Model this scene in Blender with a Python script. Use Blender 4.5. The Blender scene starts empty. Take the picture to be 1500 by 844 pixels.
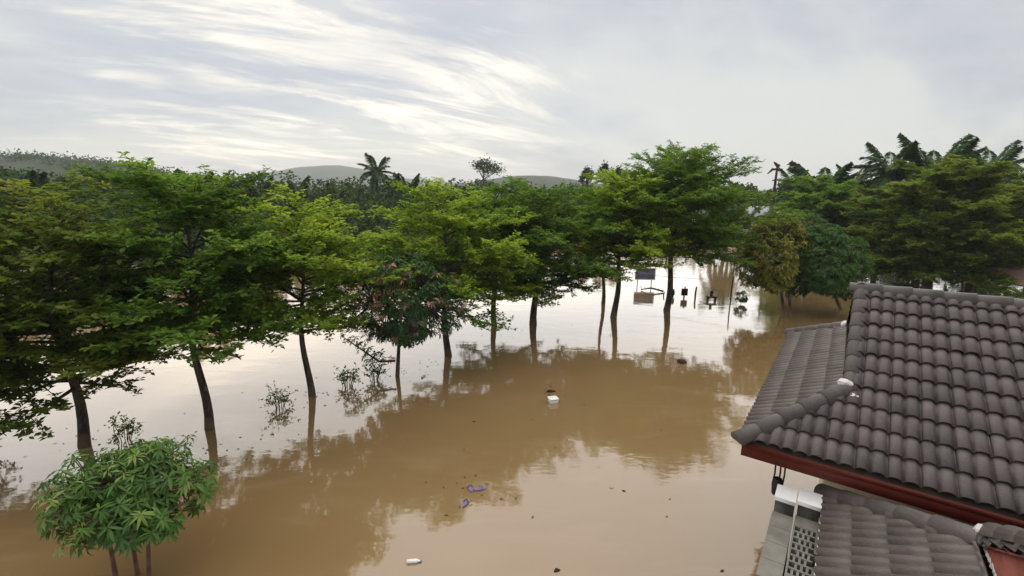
import bpy, bmesh, math, random
import numpy as np
from mathutils import Matrix, Vector
R = math.radians
scene = bpy.context.scene
COL = scene.collection

# ------------------------------------------------------------------ camera
CAM_H = 6.0
cd = bpy.data.cameras.new('camera')
cam = bpy.data.objects.new('camera', cd); COL.objects.link(cam)
cd.sensor_width = 36; cd.lens = 36 * 700 / 1500
cd.clip_start = 0.05; cd.clip_end = 9000
cam.location = (0, 0, CAM_H)
cam.rotation_euler = (Matrix.Rotation(R(90 - 11.66), 3, 'X') @ Matrix.Rotation(R(0.8), 3, 'Z')).to_euler()
scene.camera = cam

# ------------------------------------------------------------------ light
SUN_AZ, SUN_EL = R(-15), R(45)            # azimuth from +Y towards +X
SUN_DIR = Vector((math.sin(SUN_AZ) * math.cos(SUN_EL), math.cos(SUN_AZ) * math.cos(SUN_EL), math.sin(SUN_EL)))
sd = bpy.data.lights.new('sun', 'SUN'); sd.energy = 1.5; sd.angle = R(150); sd.color = (1, .95, .87)
sun = bpy.data.objects.new('sun', sd); COL.objects.link(sun)
sun.rotation_euler = SUN_DIR.to_track_quat('Z', 'Y').to_euler()
vs = scene.view_settings
vs.view_transform = 'Standard'; vs.look = 'None'; vs.gamma = 1; vs.use_curve_mapping = False
vs.exposure = 1.42

class NT:
    """tiny node-tree helper"""
    def __init__(s, nt): s.nt = nt; s.n = nt.nodes; s.l = nt.links
    def node(s, t, ins=None, **props):
        x = s.n.new(t)
        for k, v in props.items(): setattr(x, k, v)
        for k, v in (ins or {}).items(): s.set(x.inputs[k], v)
        return x
    def set(s, sock, v):
        if hasattr(v, 'is_output') or hasattr(v, 'links'): s.l.new(v, sock)
        else: sock.default_value = v
    def math(s, op, a, b=0.0, c=0.0, clamp=False):
        x = s.n.new('ShaderNodeMath'); x.operation = op; x.use_clamp = clamp
        s.set(x.inputs[0], a); s.set(x.inputs[1], b); s.set(x.inputs[2], c); return x.outputs[0]
    def vmath(s, op, a, b=(0, 0, 0), out=0):
        x = s.n.new('ShaderNodeVectorMath'); x.operation = op
        s.set(x.inputs[0], a); s.set(x.inputs[1], b); return x.outputs[out]
    def mix(s, f, a, b, mode='MIX'):
        x = s.n.new('ShaderNodeMix'); x.data_type = 'RGBA'; x.blend_type = mode
        s.set(x.inputs[0], f); s.set(x.inputs[6], a); s.set(x.inputs[7], b); return x.outputs[2]
    def smooth(s, v, lo, hi, a=0.0, b=1.0):
        x = s.n.new('ShaderNodeMapRange'); x.interpolation_type = 'SMOOTHSTEP'
        s.set(x.inputs[0], v); x.inputs[1].default_value = lo; x.inputs[2].default_value = hi
        x.inputs[3].default_value = a; x.inputs[4].default_value = b; return x.outputs[0]
    def noise(s, vec, scale, detail=4, rough=.5, dist=0.0, out='Fac'):
        x = s.n.new('ShaderNodeTexNoise'); s.set(x.inputs['Vector'], vec)
        x.inputs['Scale'].default_value = scale; x.inputs['Detail'].default_value = detail
        x.inputs['Roughness'].default_value = rough; x.inputs['Distortion'].default_value = dist
        return x.outputs[out]

# ------------------------------------------------------------------ sky (broken overcast over a low sun)
world = bpy.data.worlds.new('World'); scene.world = world; world.use_nodes = True
w = NT(world.node_tree); w.n.clear()
tc = w.node('ShaderNodeTexCoord').outputs['Generated']
sky = w.node('ShaderNodeTexSky', sky_type='NISHITA', sun_disc=False)
sky.sun_elevation = SUN_EL; sky.sun_rotation = SUN_AZ
sep = w.node('ShaderNodeSeparateXYZ', {0: tc})
zz = w.math('ADD', w.math('MAXIMUM', sep.outputs[2], 0.0), 0.16)
plane = w.node('ShaderNodeCombineXYZ', {0: w.math('DIVIDE', sep.outputs[0], zz), 1: w.math('DIVIDE', sep.outputs[1], zz), 2: 0.0}).outputs[0]
def mapped(vec, loc, rot, scl):
    return w.node('ShaderNodeMapping', {0: vec, 1: loc, 2: rot, 3: scl}).outputs[0]
def diag(ang, scl, loc):     # stretched along a diagonal of the cloud deck
    return mapped(mapped(plane, (0, 0, 0), (0, 0, R(-ang)), (1, 1, 1)), loc, (0, 0, 0), scl)
big = w.noise(diag(50, (.55, 1.15, 1), (11.7, 4.4, 0)), .62, 5, .52, .5)
fine = w.noise(diag(38, (.55, 1.5, 1), (2.2, 13.3, 0)), 1.25, 10, .66, .55)
wisp = w.noise(diag(30, (.6, 1.6, 1), (2.3, 8.2, 0)), 4.2, 8, .65, .6)
soft = w.noise(diag(20, (.7, 1.0, 1), (7.3, 1.2, 0)), 2.4, 6, .6, .3)
THIN = (math.sin(R(-20)) * math.cos(R(13)), math.cos(R(-20)) * math.cos(R(13)), math.sin(R(13)))   # where the cloud deck is thinnest
cosang = w.vmath('DOT_PRODUCT', w.vmath('NORMALIZE', tc), THIN, out=1)
glow_w = w.smooth(cosang, .85, .985)
grey = w.mix(w.smooth(big, .40, .60), (1.82, 1.88, 2.02, 1), (2.56, 2.53, 2.39, 1))
grey = w.mix(w.smooth(soft, .40, .70, 0, .35), grey, (2.70, 2.65, 2.48, 1))
gapn = w.math('ADD', w.smooth(fine, .47, .64), w.smooth(wisp, .56, .72, 0, .35), clamp=True)
gap = w.math('MULTIPLY', gapn, w.math('MULTIPLY', glow_w, w.smooth(big, .34, .52)), clamp=True)
lit = w.mix(gap, grey, (4.4, 4.0, 3.3, 1))
skyc = w.mix(.06, lit, sky.outputs[0])
bg = w.node('ShaderNodeBackground', {0: skyc, 1: 0.105})
w.l.new(bg.outputs[0], w.node('ShaderNodeOutputWorld').inputs[0])

# ------------------------------------------------------------------ materials
MATS = {}
def new_mat(name):
    m = bpy.data.materials.new(name); m.use_nodes = True
    t = NT(m.node_tree); t.n.clear(); MATS[name] = m
    return m, t
def finish(t, shader, disp=None):
    o = t.node('ShaderNodeOutputMaterial'); t.l.new(shader, o.inputs[0])
def plain(name, c1, c2, rough=.8, scale=6, bump=.15, rnd=0.0, spec=.3, metal=0.0, bscale=None):
    m, t = new_mat(name)
    p = t.node('ShaderNodeTexCoord').outputs['Object']
    n = t.noise(p, scale, 6, .6)
    c = t.mix(t.smooth(n, .3, .7), (*c1, 1), (*c2, 1))
    if rnd:
        r = t.node('ShaderNodeObjectInfo').outputs['Random']
        c = t.mix(1.0, c, t.node('ShaderNodeCombineColor', {0: t.math('MULTIPLY_ADD', r, rnd, 1 - rnd / 2), 1: t.math('MULTIPLY_ADD', r, rnd, 1 - rnd / 2), 2: t.math('MULTIPLY_ADD', r, rnd, 1 - rnd / 2)}).outputs[0], 'MULTIPLY')
    b = t.node('ShaderNodeBump', {'Strength': bump, 'Distance': .02, 'Height': t.noise(p, bscale or scale * 6, 5, .6)})
    s = t.node('ShaderNodeBsdfPrincipled', {'Base Color': c, 'Roughness': rough, 'Normal': b.outputs[0], 'Metallic': metal, 'Specular IOR Level': spec})
    finish(t, s.outputs[0]); return m
def leaf_mat(name, stops, trans=.48, gloss=.012, hue=.0):
    m, t = new_mat(name)
    a = t.node('ShaderNodeAttribute', attribute_name='tint').outputs['Fac']
    cr = t.node('ShaderNodeValToRGB', {0: a})
    el = cr.color_ramp.elements
    while len(el) < len(stops): el.new(.5)
    for e, (pos, c) in zip(el, stops): e.position = pos; e.color = (*c, 1)
    col = cr.outputs[0]
    d = t.node('ShaderNodeBsdfDiffuse', {0: col})
    tcol = t.mix(1.0, col, (1.25, 1.25, .7, 1), 'MULTIPLY')
    tr = t.node('ShaderNodeBsdfTranslucent', {0: tcol})
    g = t.node('ShaderNodeBsdfGlossy', {0: (1, 1, 1, 1), 'Roughness': .45})
    m1 = t.node('ShaderNodeMixShader', {0: trans, 1: d.outputs[0], 2: tr.outputs[0]})
    m2 = t.node('ShaderNodeMixShader', {0: gloss, 1: m1.outputs[0], 2: g.outputs[0]})
    finish(t, m2.outputs[0]); return m

leaf_mat('leaf_lime', [(0, (0.11, 0.1904, 0.0225)), (0.45, (0.22, 0.3248, 0.035)), (0.8, (0.341, 0.4368, 0.0475)), (1, (0.418, 0.4928, 0.0625))])
leaf_mat('leaf_mid', [(0, (0.0682, 0.14, 0.0225)), (0.5, (0.1265, 0.2296, 0.035)), (0.85, (0.2035, 0.3136, 0.0475)), (1, (0.286, 0.3472, 0.0625))])
leaf_mat('leaf_olive', [(0, (0.077, 0.1232, 0.02)), (0.5, (0.1375, 0.1926, 0.0312)), (0.85, (0.2035, 0.252, 0.0425)), (1, (0.253, 0.2464, 0.0562))])
leaf_mat('leaf_deep', [(0, (.028, .078, .014)), (.6, (.055, .125, .020)), (0.9, (0.08, 0.15, 0.035)), (1, (0.13, 0.19, 0.05))], .34, .014)
leaf_mat('leaf_mango', [(0, (0.03, 0.085, 0.03)), (0.6, (0.06, 0.145, 0.045)), (0.86, (0.1, 0.19, 0.06)), (0.9, (0.4, 0.2, 0.16)), (1, (0.5, 0.3, 0.24))], .36, .014)
leaf_mat('leaf_front', [(0, (0.038, 0.105, 0.016)), (0.55, (0.08, 0.185, 0.028)), (0.85, (0.15, 0.27, 0.045)), (1, (0.26, 0.35, 0.1))], .42, .018)
leaf_mat('leaf_yellow', [(0, (0.055, 0.08, 0.01)), (0.4, (0.12, 0.145, 0.016)), (0.75, (0.24, 0.225, 0.028)), (1, (0.36, 0.32, 0.07))], .3)
leaf_mat('leaf_palm', [(0, (0.03, 0.066, 0.02)), (0.6, (0.06, 0.112, 0.034)), (1, (0.11, 0.15, 0.055))], .28, .015)
leaf_mat('leaf_wood', [(0, (0.022, 0.044, 0.012)), (0.6, (0.042, 0.075, 0.018)), (1, (0.085, 0.12, 0.026))], .22)
m, t = new_mat('bark')
geo = t.node('ShaderNodeNewGeometry').outputs['Position']
up = t.node('ShaderNodeMapping', {0: geo, 3: (1, 1, .25)}).outputs[0]
n1 = t.noise(up, 9, 6, .65); n2 = t.noise(geo, 3.2, 4, .6)
bc = t.mix(t.smooth(n1, .35, .65), (.030, .023, .018, 1), (.115, .092, .072, 1))
bc = t.mix(t.smooth(n2, .58, .68, 0, .6), bc, (.20, .20, .17, 1))
zed = t.node('ShaderNodeSeparateXYZ', {0: geo}).outputs[2]
mudl = t.smooth(t.math('ADD', zed, t.math('MULTIPLY', n1, .5)), .42, .62, .85, 0)
bc = t.mix(mudl, bc, (.150, .105, .065, 1))
b = t.node('ShaderNodeBump', {'Strength': .8, 'Distance': .03, 'Height': n1})
sh_ = t.node('ShaderNodeBsdfPrincipled', {'Base Color': bc, 'Roughness': .88, 'Normal': b.outputs[0], 'Specular IOR Level': .25}); finish(t, sh_.outputs[0])
plain('bark_red', (.10, .055, .035), (.16, .095, .06), .85, 6, .4, .15, bscale=24)
plain('palm_trunk', (.05, .042, .034), (.11, .092, .075), .95, 3, .6, .2)
plain('plaster_beige', (.50, .45, .35), (.60, .55, .44), .85, 2.5, .12)
plain('red_fascia', (.085, .012, .008), (.125, .020, .012), .5, 3, .08)
plain('red_board', (.20, .05, .036), (.27, .085, .062), .6, 3, .1, .25)
plain('mortar', (.62, .58, .56), (.80, .77, .75), .9, 9, .6)
plain('white_paint', (.70, .70, .72), (.82, .82, .83), .6, 3, .06)
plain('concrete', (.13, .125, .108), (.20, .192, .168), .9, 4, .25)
plain('concrete_dark', (.07, .066, .058), (.12, .115, .10), .9, 4, .25)  # darker copy of concrete; on the pillars it paints in shade
plain('black_iron', (.012, .011, .010), (.03, .025, .02), .6, 12, .1)
plain('dark_wood', (.035, .024, .016), (.075, .052, .036), .85, 8, .3)
plain('post_brown', (.06, .028, .014), (.10, .05, .028), .8, 8, .2)
plain('pink_roof', (.28, .17, .17), (.36, .23, .22), .8, 3, .2, .1)
plain('sign_face', (.20, .20, .31), (.24, .235, .36), .6, 2, .03)
plain('foam', (.72, .70, .66), (.85, .84, .80), .8, 12, .2)
plain('purple_plastic', (.16, .11, .24), (.26, .19, .34), .4, 12, .05)
plain('debris_dark', (.015, .010, .008), (.05, .03, .02), .85, 14, .5)
plain('debris_tan', (.30, .22, .13), (.42, .33, .22), .8, 14, .3)
leaf_mat('debris_leaf', [(0, (.035, .022, .012)), (.5, (.12, .085, .035)), (1, (.10, .14, .03))], .1)
plain('debris_yellow', (.30, .22, .11), (.38, .29, .16), .8, 5, .2)
plain('red_tin', (.24, .07, .05), (.33, .11, .08), .6, 1.5, .1)
plain('grey_tin', (.20, .21, .23), (.30, .31, .33), .6, 1.5, .1)
plain('mud', (.16, .10, .055), (.24, .16, .09), .95, .4, .3)
plain('wood_floor', (.03, .045, .018), (.06, .075, .03), .95, .3, .3)
plain('hill_forest', (.018, .034, .014), (.040, .062, .022), .95, .05, .3)
plain('wire', (.10, .095, .09), (.14, .13, .12), .6, 5, .0)

def tile_material(name, ca, cb, cc):
    m, t = new_mat(name)
    p = t.node('ShaderNodeTexCoord').outputs['Object']
    geo = t.node('ShaderNodeNewGeometry').outputs['Position']
    r = t.node('ShaderNodeObjectInfo').outputs['Random']
    base = t.mix(r, (*ca, 1), (*cb, 1))
    stain = t.smooth(t.noise(geo, 2.2, 6, .65), .45, .75)
    base = t.mix(t.math('MULTIPLY', stain, .55), base, (*cc, 1))
    grain = t.noise(geo, 60, 3, .7)
    base = t.mix(t.smooth(grain, .35, .8, 0, .45), base, (.17, .152, .148, 1))
    run = t.smooth(t.noise(t.node('ShaderNodeMapping', {0: geo, 2: (0, 0, R(35)), 3: (3.2, .55, .55)}).outputs[0], 1.6, 6, .65), .50, .72, 0, .55)
    base = t.mix(run, base, (.045, .042, .040, 1))
    lich = t.smooth(t.noise(geo, 11, 4, .6), .66, .74, 0, .35)
    base = t.mix(lich, base, (.19, .20, .185, 1))
    b = t.node('ShaderNodeBump', {'Strength': .35, 'Distance': .006, 'Height': grain})
    rough = t.math('MULTIPLY_ADD', stain, .2, .52)
    s = t.node('ShaderNodeBsdfPrincipled', {'Base Color': base, 'Roughness': rough, 'Normal': b.outputs[0], 'Specular IOR Level': .4})
    finish(t, s.outputs[0])
tile_material('roof_tile', (.068, .055, .057), (.122, .094, .094), (.078, .073, .072))
tile_material('roof_tile_brown', (.072, .057, .051), (.104, .080, .072), (.060, .052, .049))
tile_material('cap_tile', (.062, .053, .053), (.090, .076, .074), (.10, .09, .076))

# muddy flood water: opaque brown silt under a smooth surface
m, t = new_mat('flood_water')
geo = t.node('ShaderNodeNewGeometry').outputs['Position']
silt = t.smooth(t.noise(geo, .09, 4, .55, .6), .3, .7)
wc = t.mix(silt, (.208, .130, .058, 1), (.242, .160, .078, 1))
wisps = t.noise(t.node('ShaderNodeMapping', {0: geo, 2: (0, 0, R(35)), 3: (.35, 1.3, 1)}).outputs[0], .8, 5, .6, .8)
wc = t.mix(t.smooth(wisps, .52, .75, 0, .35), wc, (.31, .22, .125, 1))
sw = t.noise(t.node('ShaderNodeMapping', {0: geo, 2: (0, 0, R(20)), 3: (.55, 1.2, 1)}).outputs[0], 1.1, 3, .5, .3)
rip = t.noise(t.node('ShaderNodeMapping', {0: geo, 2: (0, 0, R(-12)), 3: (.8, 1.8, 1)}).outputs[0], 6.0, 3, .55, .2)
patch = t.smooth(t.noise(geo, .11, 3, .5), .35, .65, .25, 1.0)
hh = t.math('ADD', sw, t.math('MULTIPLY', t.math('MULTIPLY', rip, patch), .20))
b = t.node('ShaderNodeBump', {'Strength': .16, 'Distance': .05, 'Height': hh})
s = t.node('ShaderNodeBsdfPrincipled', {'Base Color': wc, 'Roughness': .045, 'IOR': 1.5, 'Normal': b.outputs[0], 'Coat Weight': .8, 'Coat IOR': 1.5, 'Coat Roughness': .05, 'Coat Normal': b.outputs[0]})
finish(t, s.outputs[0])

# ------------------------------------------------------------------ object helpers
def obj(name, me, mat=None, parent=None, mw=None):
    o = bpy.data.objects.new(name, me); COL.objects.link(o)
    if mat and not me.materials: me.materials.append(MATS[mat])
    if parent is not None:
        o.parent = parent; o.matrix_parent_inverse = wm(parent).inverted()
    if mw is not None: o.matrix_basis = mw
    return o
def wm(o):
    return (wm(o.parent) @ o.matrix_parent_inverse @ o.matrix_basis) if o.parent else o.matrix_basis.copy()
def tag(o, label, cat, group=None):
    o['label'] = label; o['category'] = cat
    if group: o['group'] = group
    return o
def thing(name, loc, label, cat, group=None):
    o = bpy.data.objects.new(name, None); COL.objects.link(o)
    o.empty_display_size = .2
    o.matrix_basis = Matrix.Translation(loc); return tag(o, label, cat, group)
class MB:
    """collects verts/faces (and a per-face tint), builds one mesh"""
    def __init__(s): s.v = []; s.f = []; s.n = 0; s.t = []
    def add(s, v, f, tint=None):
        v = np.asarray(v, float); f = np.asarray(f, int)
        s.v.append(v); s.f.append(f + s.n); s.n += len(v)
        s.t.append(np.zeros(len(f)) if tint is None else np.broadcast_to(tint, (len(f),)))
    def mesh(s, name, mat=None, smooth=False):
        me = bpy.data.meshes.new(name)
        V = np.concatenate(s.v)
        sizes = np.concatenate([np.full(len(f), f.shape[1]) for f in s.f])
        loops = np.concatenate([f.ravel() for f in s.f])
        me.vertices.add(len(V)); me.vertices.foreach_set('co', V.ravel())
        me.loops.add(len(loops)); me.loops.foreach_set('vertex_index', loops.astype(np.int32))
        me.polygons.add(len(sizes))
        me.polygons.foreach_set('loop_start', np.concatenate([[0], np.cumsum(sizes)[:-1]]).astype(np.int32))
        me.polygons.foreach_set('loop_total', sizes.astype(np.int32))
        if smooth: me.polygons.foreach_set('use_smooth', np.ones(len(sizes), bool))
        at = me.attributes.new('tint', 'FLOAT', 'FACE'); at.data.foreach_set('value', np.concatenate(s.t).astype(np.float32))
        me.update(calc_edges=True)
        if mat: me.materials.append(MATS[mat])
        return me
    def box(s, c, size, M=None):
        c = np.array(c, float); h = np.array(size, float) / 2
        v = np.array([[x, y, z] for z in (-1, 1) for y in (-1, 1) for x in (-1, 1)]) * h + c
        if M is not None: v = v @ np.array(M.to_3x3()).T + np.array(M.translation)
        s.add(v, [[0, 2, 3, 1], [4, 5, 7, 6], [0, 1, 5, 4], [2, 6, 7, 3], [0, 4, 6, 2], [1, 3, 7, 5]])
    def tube(s, pts, rad, sides=6, cap=True):
        pts = np.asarray(pts, float); rad = np.broadcast_to(rad, (len(pts),))
        d = np.gradient(pts, axis=0); d /= np.linalg.norm(d, axis=1)[:, None] + 1e-9
        ref = np.array([0, 0, 1.]) if abs(d[:, 2]).mean() < .8 else np.array([1., 0, 0])
        x = np.cross(d, ref); x /= np.linalg.norm(x, axis=1)[:, None] + 1e-9
        y = np.cross(d, x)
        an = np.arange(sides) * 2 * np.pi / sides
        v = pts[:, None] + rad[:, None, None] * (np.cos(an)[None, :, None] * x[:, None] + np.sin(an)[None, :, None] * y[:, None])
        n = len(pts); f = []
        for i in range(n - 1):
            for k in range(sides):
                k2 = (k + 1) % sides
                f.append([i * sides + k, i * sides + k2, (i + 1) * sides + k2, (i + 1) * sides + k])
        s.add(v.reshape(-1, 3), f)
    def leaves(s, p, axis, nrm, ln, wd, tint, bend=0.0):
        """many four-cornered leaves: p base, axis direction, nrm face normal"""
        p = np.asarray(p, float); axis = axis / (np.linalg.norm(axis, axis=1)[:, None] + 1e-9)
        side = np.cross(axis, nrm); side /= np.linalg.norm(side, axis=1)[:, None] + 1e-9
        ln = np.broadcast_to(ln, (len(p),))[:, None]; wd = np.broadcast_to(wd, (len(p),))[:, None]
        up = np.cross(side, axis)
        v = np.stack([p, p + axis * ln * .55 - side * wd / 2 + up * wd * .12, p + axis * ln - up * ln * bend, p + axis * ln * .55 + side * wd / 2 + up * wd * .12], 1).reshape(-1, 3)
        i = np.arange(len(p))[:, None] * 4
        s.add(v, i + np.array([[0, 1, 2, 3]]), tint)

def norm(v): v = np.asarray(v, float); return v / (np.linalg.norm(v, axis=-1, keepdims=True) + 1e-9)

# ------------------------------------------------------------------ setting: water, ground, hills
def sheet(name, xs, ys, zf, mat, smooth=True):
    X, Y = np.meshgrid(xs, ys); Z = zf(X, Y)
    v = np.stack([X, Y, Z], -1).reshape(-1, 3); nx = len(xs)
    f = [[j * nx + i, j * nx + i + 1, (j + 1) * nx + i + 1, (j + 1) * nx + i] for j in range(len(ys) - 1) for i in range(nx - 1)]
    mb = MB(); mb.add(v, f); o = obj(name, mb.mesh(name, mat, smooth)); o['kind'] = 'structure'; return o
sheet('flood_water', np.array([-700, -100, 0, 100, 700.]), np.array([-60, 0, 60, 200.]), lambda X, Y: X * 0, 'flood_water')
def shore(x):      # distance of the wood's edge
    return np.interp(x, [-200, -70, -40, -15, 0, 10, 34, 46, 75, 200], [8, 20, 27, 37, 54, 72, 74, 50, 42, 20])
def ground_z(X, Y):
    return -1.3 + 1.75 * np.clip((Y - shore(X) + 2) / 9, 0, 1) - .6 * np.clip((-Y) / 60, 0, 1) * 0
gx = np.concatenate([[-4500, -1500, -500], np.arange(-240, 241, 8), [500, 1500, 4500]])
gy = np.concatenate([[-60, -20], np.arange(0, 140, 4), [200, 500, 1500, 4800]])
sheet('ground', gx, gy, ground_z, 'wood_floor')
rs = np.random.default_rng(5)
def ridge(name, x0, x1, y, hfun, depth, seed):
    r = np.random.default_rng(seed)
    xs = np.linspace(x0, x1, 140); ys = np.linspace(y - depth, y + depth, 14)
    ph = r.uniform(0, 6, 12)
    def zf(X, Y):
        t = np.clip(1 - ((Y - y) / depth) ** 2, 0, 1)
        bump = sum(np.sin(X * (.02 * (k + 1)) * 1000 / (x1 - x0) + ph[k]) / (k + 1) for k in range(10))
        e_ = np.clip(np.minimum(X - x0, x1 - X) / (.12 * (x1 - x0)), 0, 1); t = t * e_ * e_ * (3 - 2 * e_)
        return -2 + t * (hfun(X) + 2 + .02 * hfun(X).max() * bump + r.uniform(-1, 1, X.shape) * .012 * hfun(X).max())
    return sheet(name, xs, ys, zf, 'hill_forest')
ridge('hills', -1500, 700, 1300, lambda X: 20 + 34 * np.exp(-((X + 430) / 130) ** 2) + 22 * np.exp(-((X + 560) / 110) ** 2), 250, 1)
ridge('hills', -500, 800, 620, lambda X: 8 + 14 * np.exp(-((X - 10) / 90) ** 2) + 3 * np.sin(X * .02), 90, 2)
ridge('hills', -520, -120, 260, lambda X: 13.5 * np.exp(-((X + 250) / 70) ** 2) + 5, 60, 3)

# ------------------------------------------------------------------ trees
def terminalia(name, base, H, zb, rad, label, mat, seed, lean=(0, 0), trunk_r=.13, tiers=10, dens=.86, leaf=.14, wide=(1, 1), low=None, shoots=6, dome=.36, group='layered shade trees standing in the flood', stems=1):
    r = np.random.default_rng(seed); base = np.array(base, float)
    root = thing(name, base, label, 'tree', group)
    wood = MB(); crown = MB()
    ax = lambda z: base + np.array([lean[0] * z + .07 * math.sin(z * 1.7 + seed), lean[1] * z + .07 * math.cos(z * 1.3 + seed), z])
    zs = np.linspace(-1.2, H * .93, 18)
    tr = trunk_r * np.clip(1.12 - .98 * np.clip(zs / H, 0, 1) ** 1.15, .06, 1.4) * (1 + .25 * np.exp(-np.clip(zs + .2, 0, 9) * 3))
    wood.tube([ax(z) for z in zs], tr, 9)
    P, A, N, T = [], [], [], []
    def cluster(p, out, k, tb):
        an = r.uniform(0, 6.28) + np.arange(k) * 6.283 / k + r.normal(0, .25, k)
        d = np.stack([np.cos(an), np.sin(an), r.normal(.18, .30, k)], 1)
        P.append(np.repeat(p[None], k, 0) + r.normal(0, .025, (k, 3))); A.append(d)
        N.append(np.stack([r.normal(0, .35, k), r.normal(0, .35, k), np.ones(k)], 1))
        T.append(np.clip(tb + r.normal(0, .13, k), 0, 1))
    def branch(p0, ang, length, rise, br, tb):
        n = 7; tt = np.linspace(0, 1, n)
        wob = np.cumsum(r.normal(0, .05, n))
        a2 = ang + wob
        step = length / (n - 1)
        pts = [p0]
        for i in range(1, n):
            inc = rise * (1.25 - .9 * tt[i])
            pts.append(pts[-1] + step * np.array([math.cos(a2[i]) * math.cos(inc) * wide[0], math.sin(a2[i]) * math.cos(inc) * wide[1], math.sin(inc)]))
        pts = np.array(pts); wood.tube(pts, br * (1.05 - .9 * tt), 5)
        nsub = max(4, int(length / .125)); side = 1
        for q in np.linspace(.22, 1, nsub):
            side = -side
            i = min(n - 2, int(q * (n - 1))); fr = q * (n - 1) - i
            p = pts[i] * (1 - fr) + pts[i + 1] * fr
            sl = (.42 * length * (1 - q) + .26 + .14 * r.random()) * (.75 + .5 * r.random())
            sa = a2[i] + side * r.uniform(.5, 1.15) if q < .99 else a2[i]
            inc = r.normal(.24, .30)
            e = p + sl * np.array([math.cos(sa) * math.cos(inc) * wide[0], math.sin(sa) * math.cos(inc) * wide[1], math.sin(inc)])
            wood.tube([p, (p + e) / 2 + [0, 0, .02], e], [.011, .008, .004], 3)
            kc = max(2, int(sl / .10 * dens))
            for u in (np.arange(kc) + .7) / kc:
                if r.random() < .9:
                    cluster(p + (e - p) * u + [0, 0, .015], sa, int(r.integers(6, 9)), tb + .12 * r.normal())
    ga = r.uniform(0, 6)
    for i in range(tiers):
        t = (i + .3 * r.random()) / tiers
        z = zb + (H - zb) * .93 * t
        prof = min(1.0, .70 + 1.4 * t) if t < .25 else (1 - (t - .25) / .80) ** dome
        nb = int(round(6.4 - 2.4 * t))
        tbt = r.normal(.42, .10)
        for k in range(nb):
            ga += 2.399 + r.normal(0, .2)
            L = rad * prof * r.uniform(.72, 1.12)
            rise = .06 + .55 * t + r.normal(0, .13) - (.10 if t < .15 else 0)
            z2 = z + r.normal(0, .24)
            branch(ax(z2), ga, max(.3, L), rise, trunk_r * .34 * (1 - .6 * t) + .008, tbt + r.normal(0, .12))
    for k in range(shoots):            # upright leader shoots
        ga += 2.399; z2 = H * r.uniform(.78, .97)
        branch(ax(z2), ga, r.uniform(.5, 1.0) * rad * .45 + .2, r.uniform(.8, 1.25), .02, r.normal(.62, .1))
    for (ang, z2, L, rise) in (low or []):
        branch(ax(z2), ang, L, rise, trunk_r * .45, r.normal(.4, .08))
    obj('trunk', wood.mesh('trunk', 'bark', True), parent=root)
    P, A, N, T = map(np.concatenate, (P, A, N, T))
    ln = leaf * r.uniform(.75, 1.3, len(P))
    crown.leaves(P, A, N, ln, ln * .48, T, .12)
    obj('crown', crown.mesh('crown', mat), parent=root)
    return root

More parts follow.
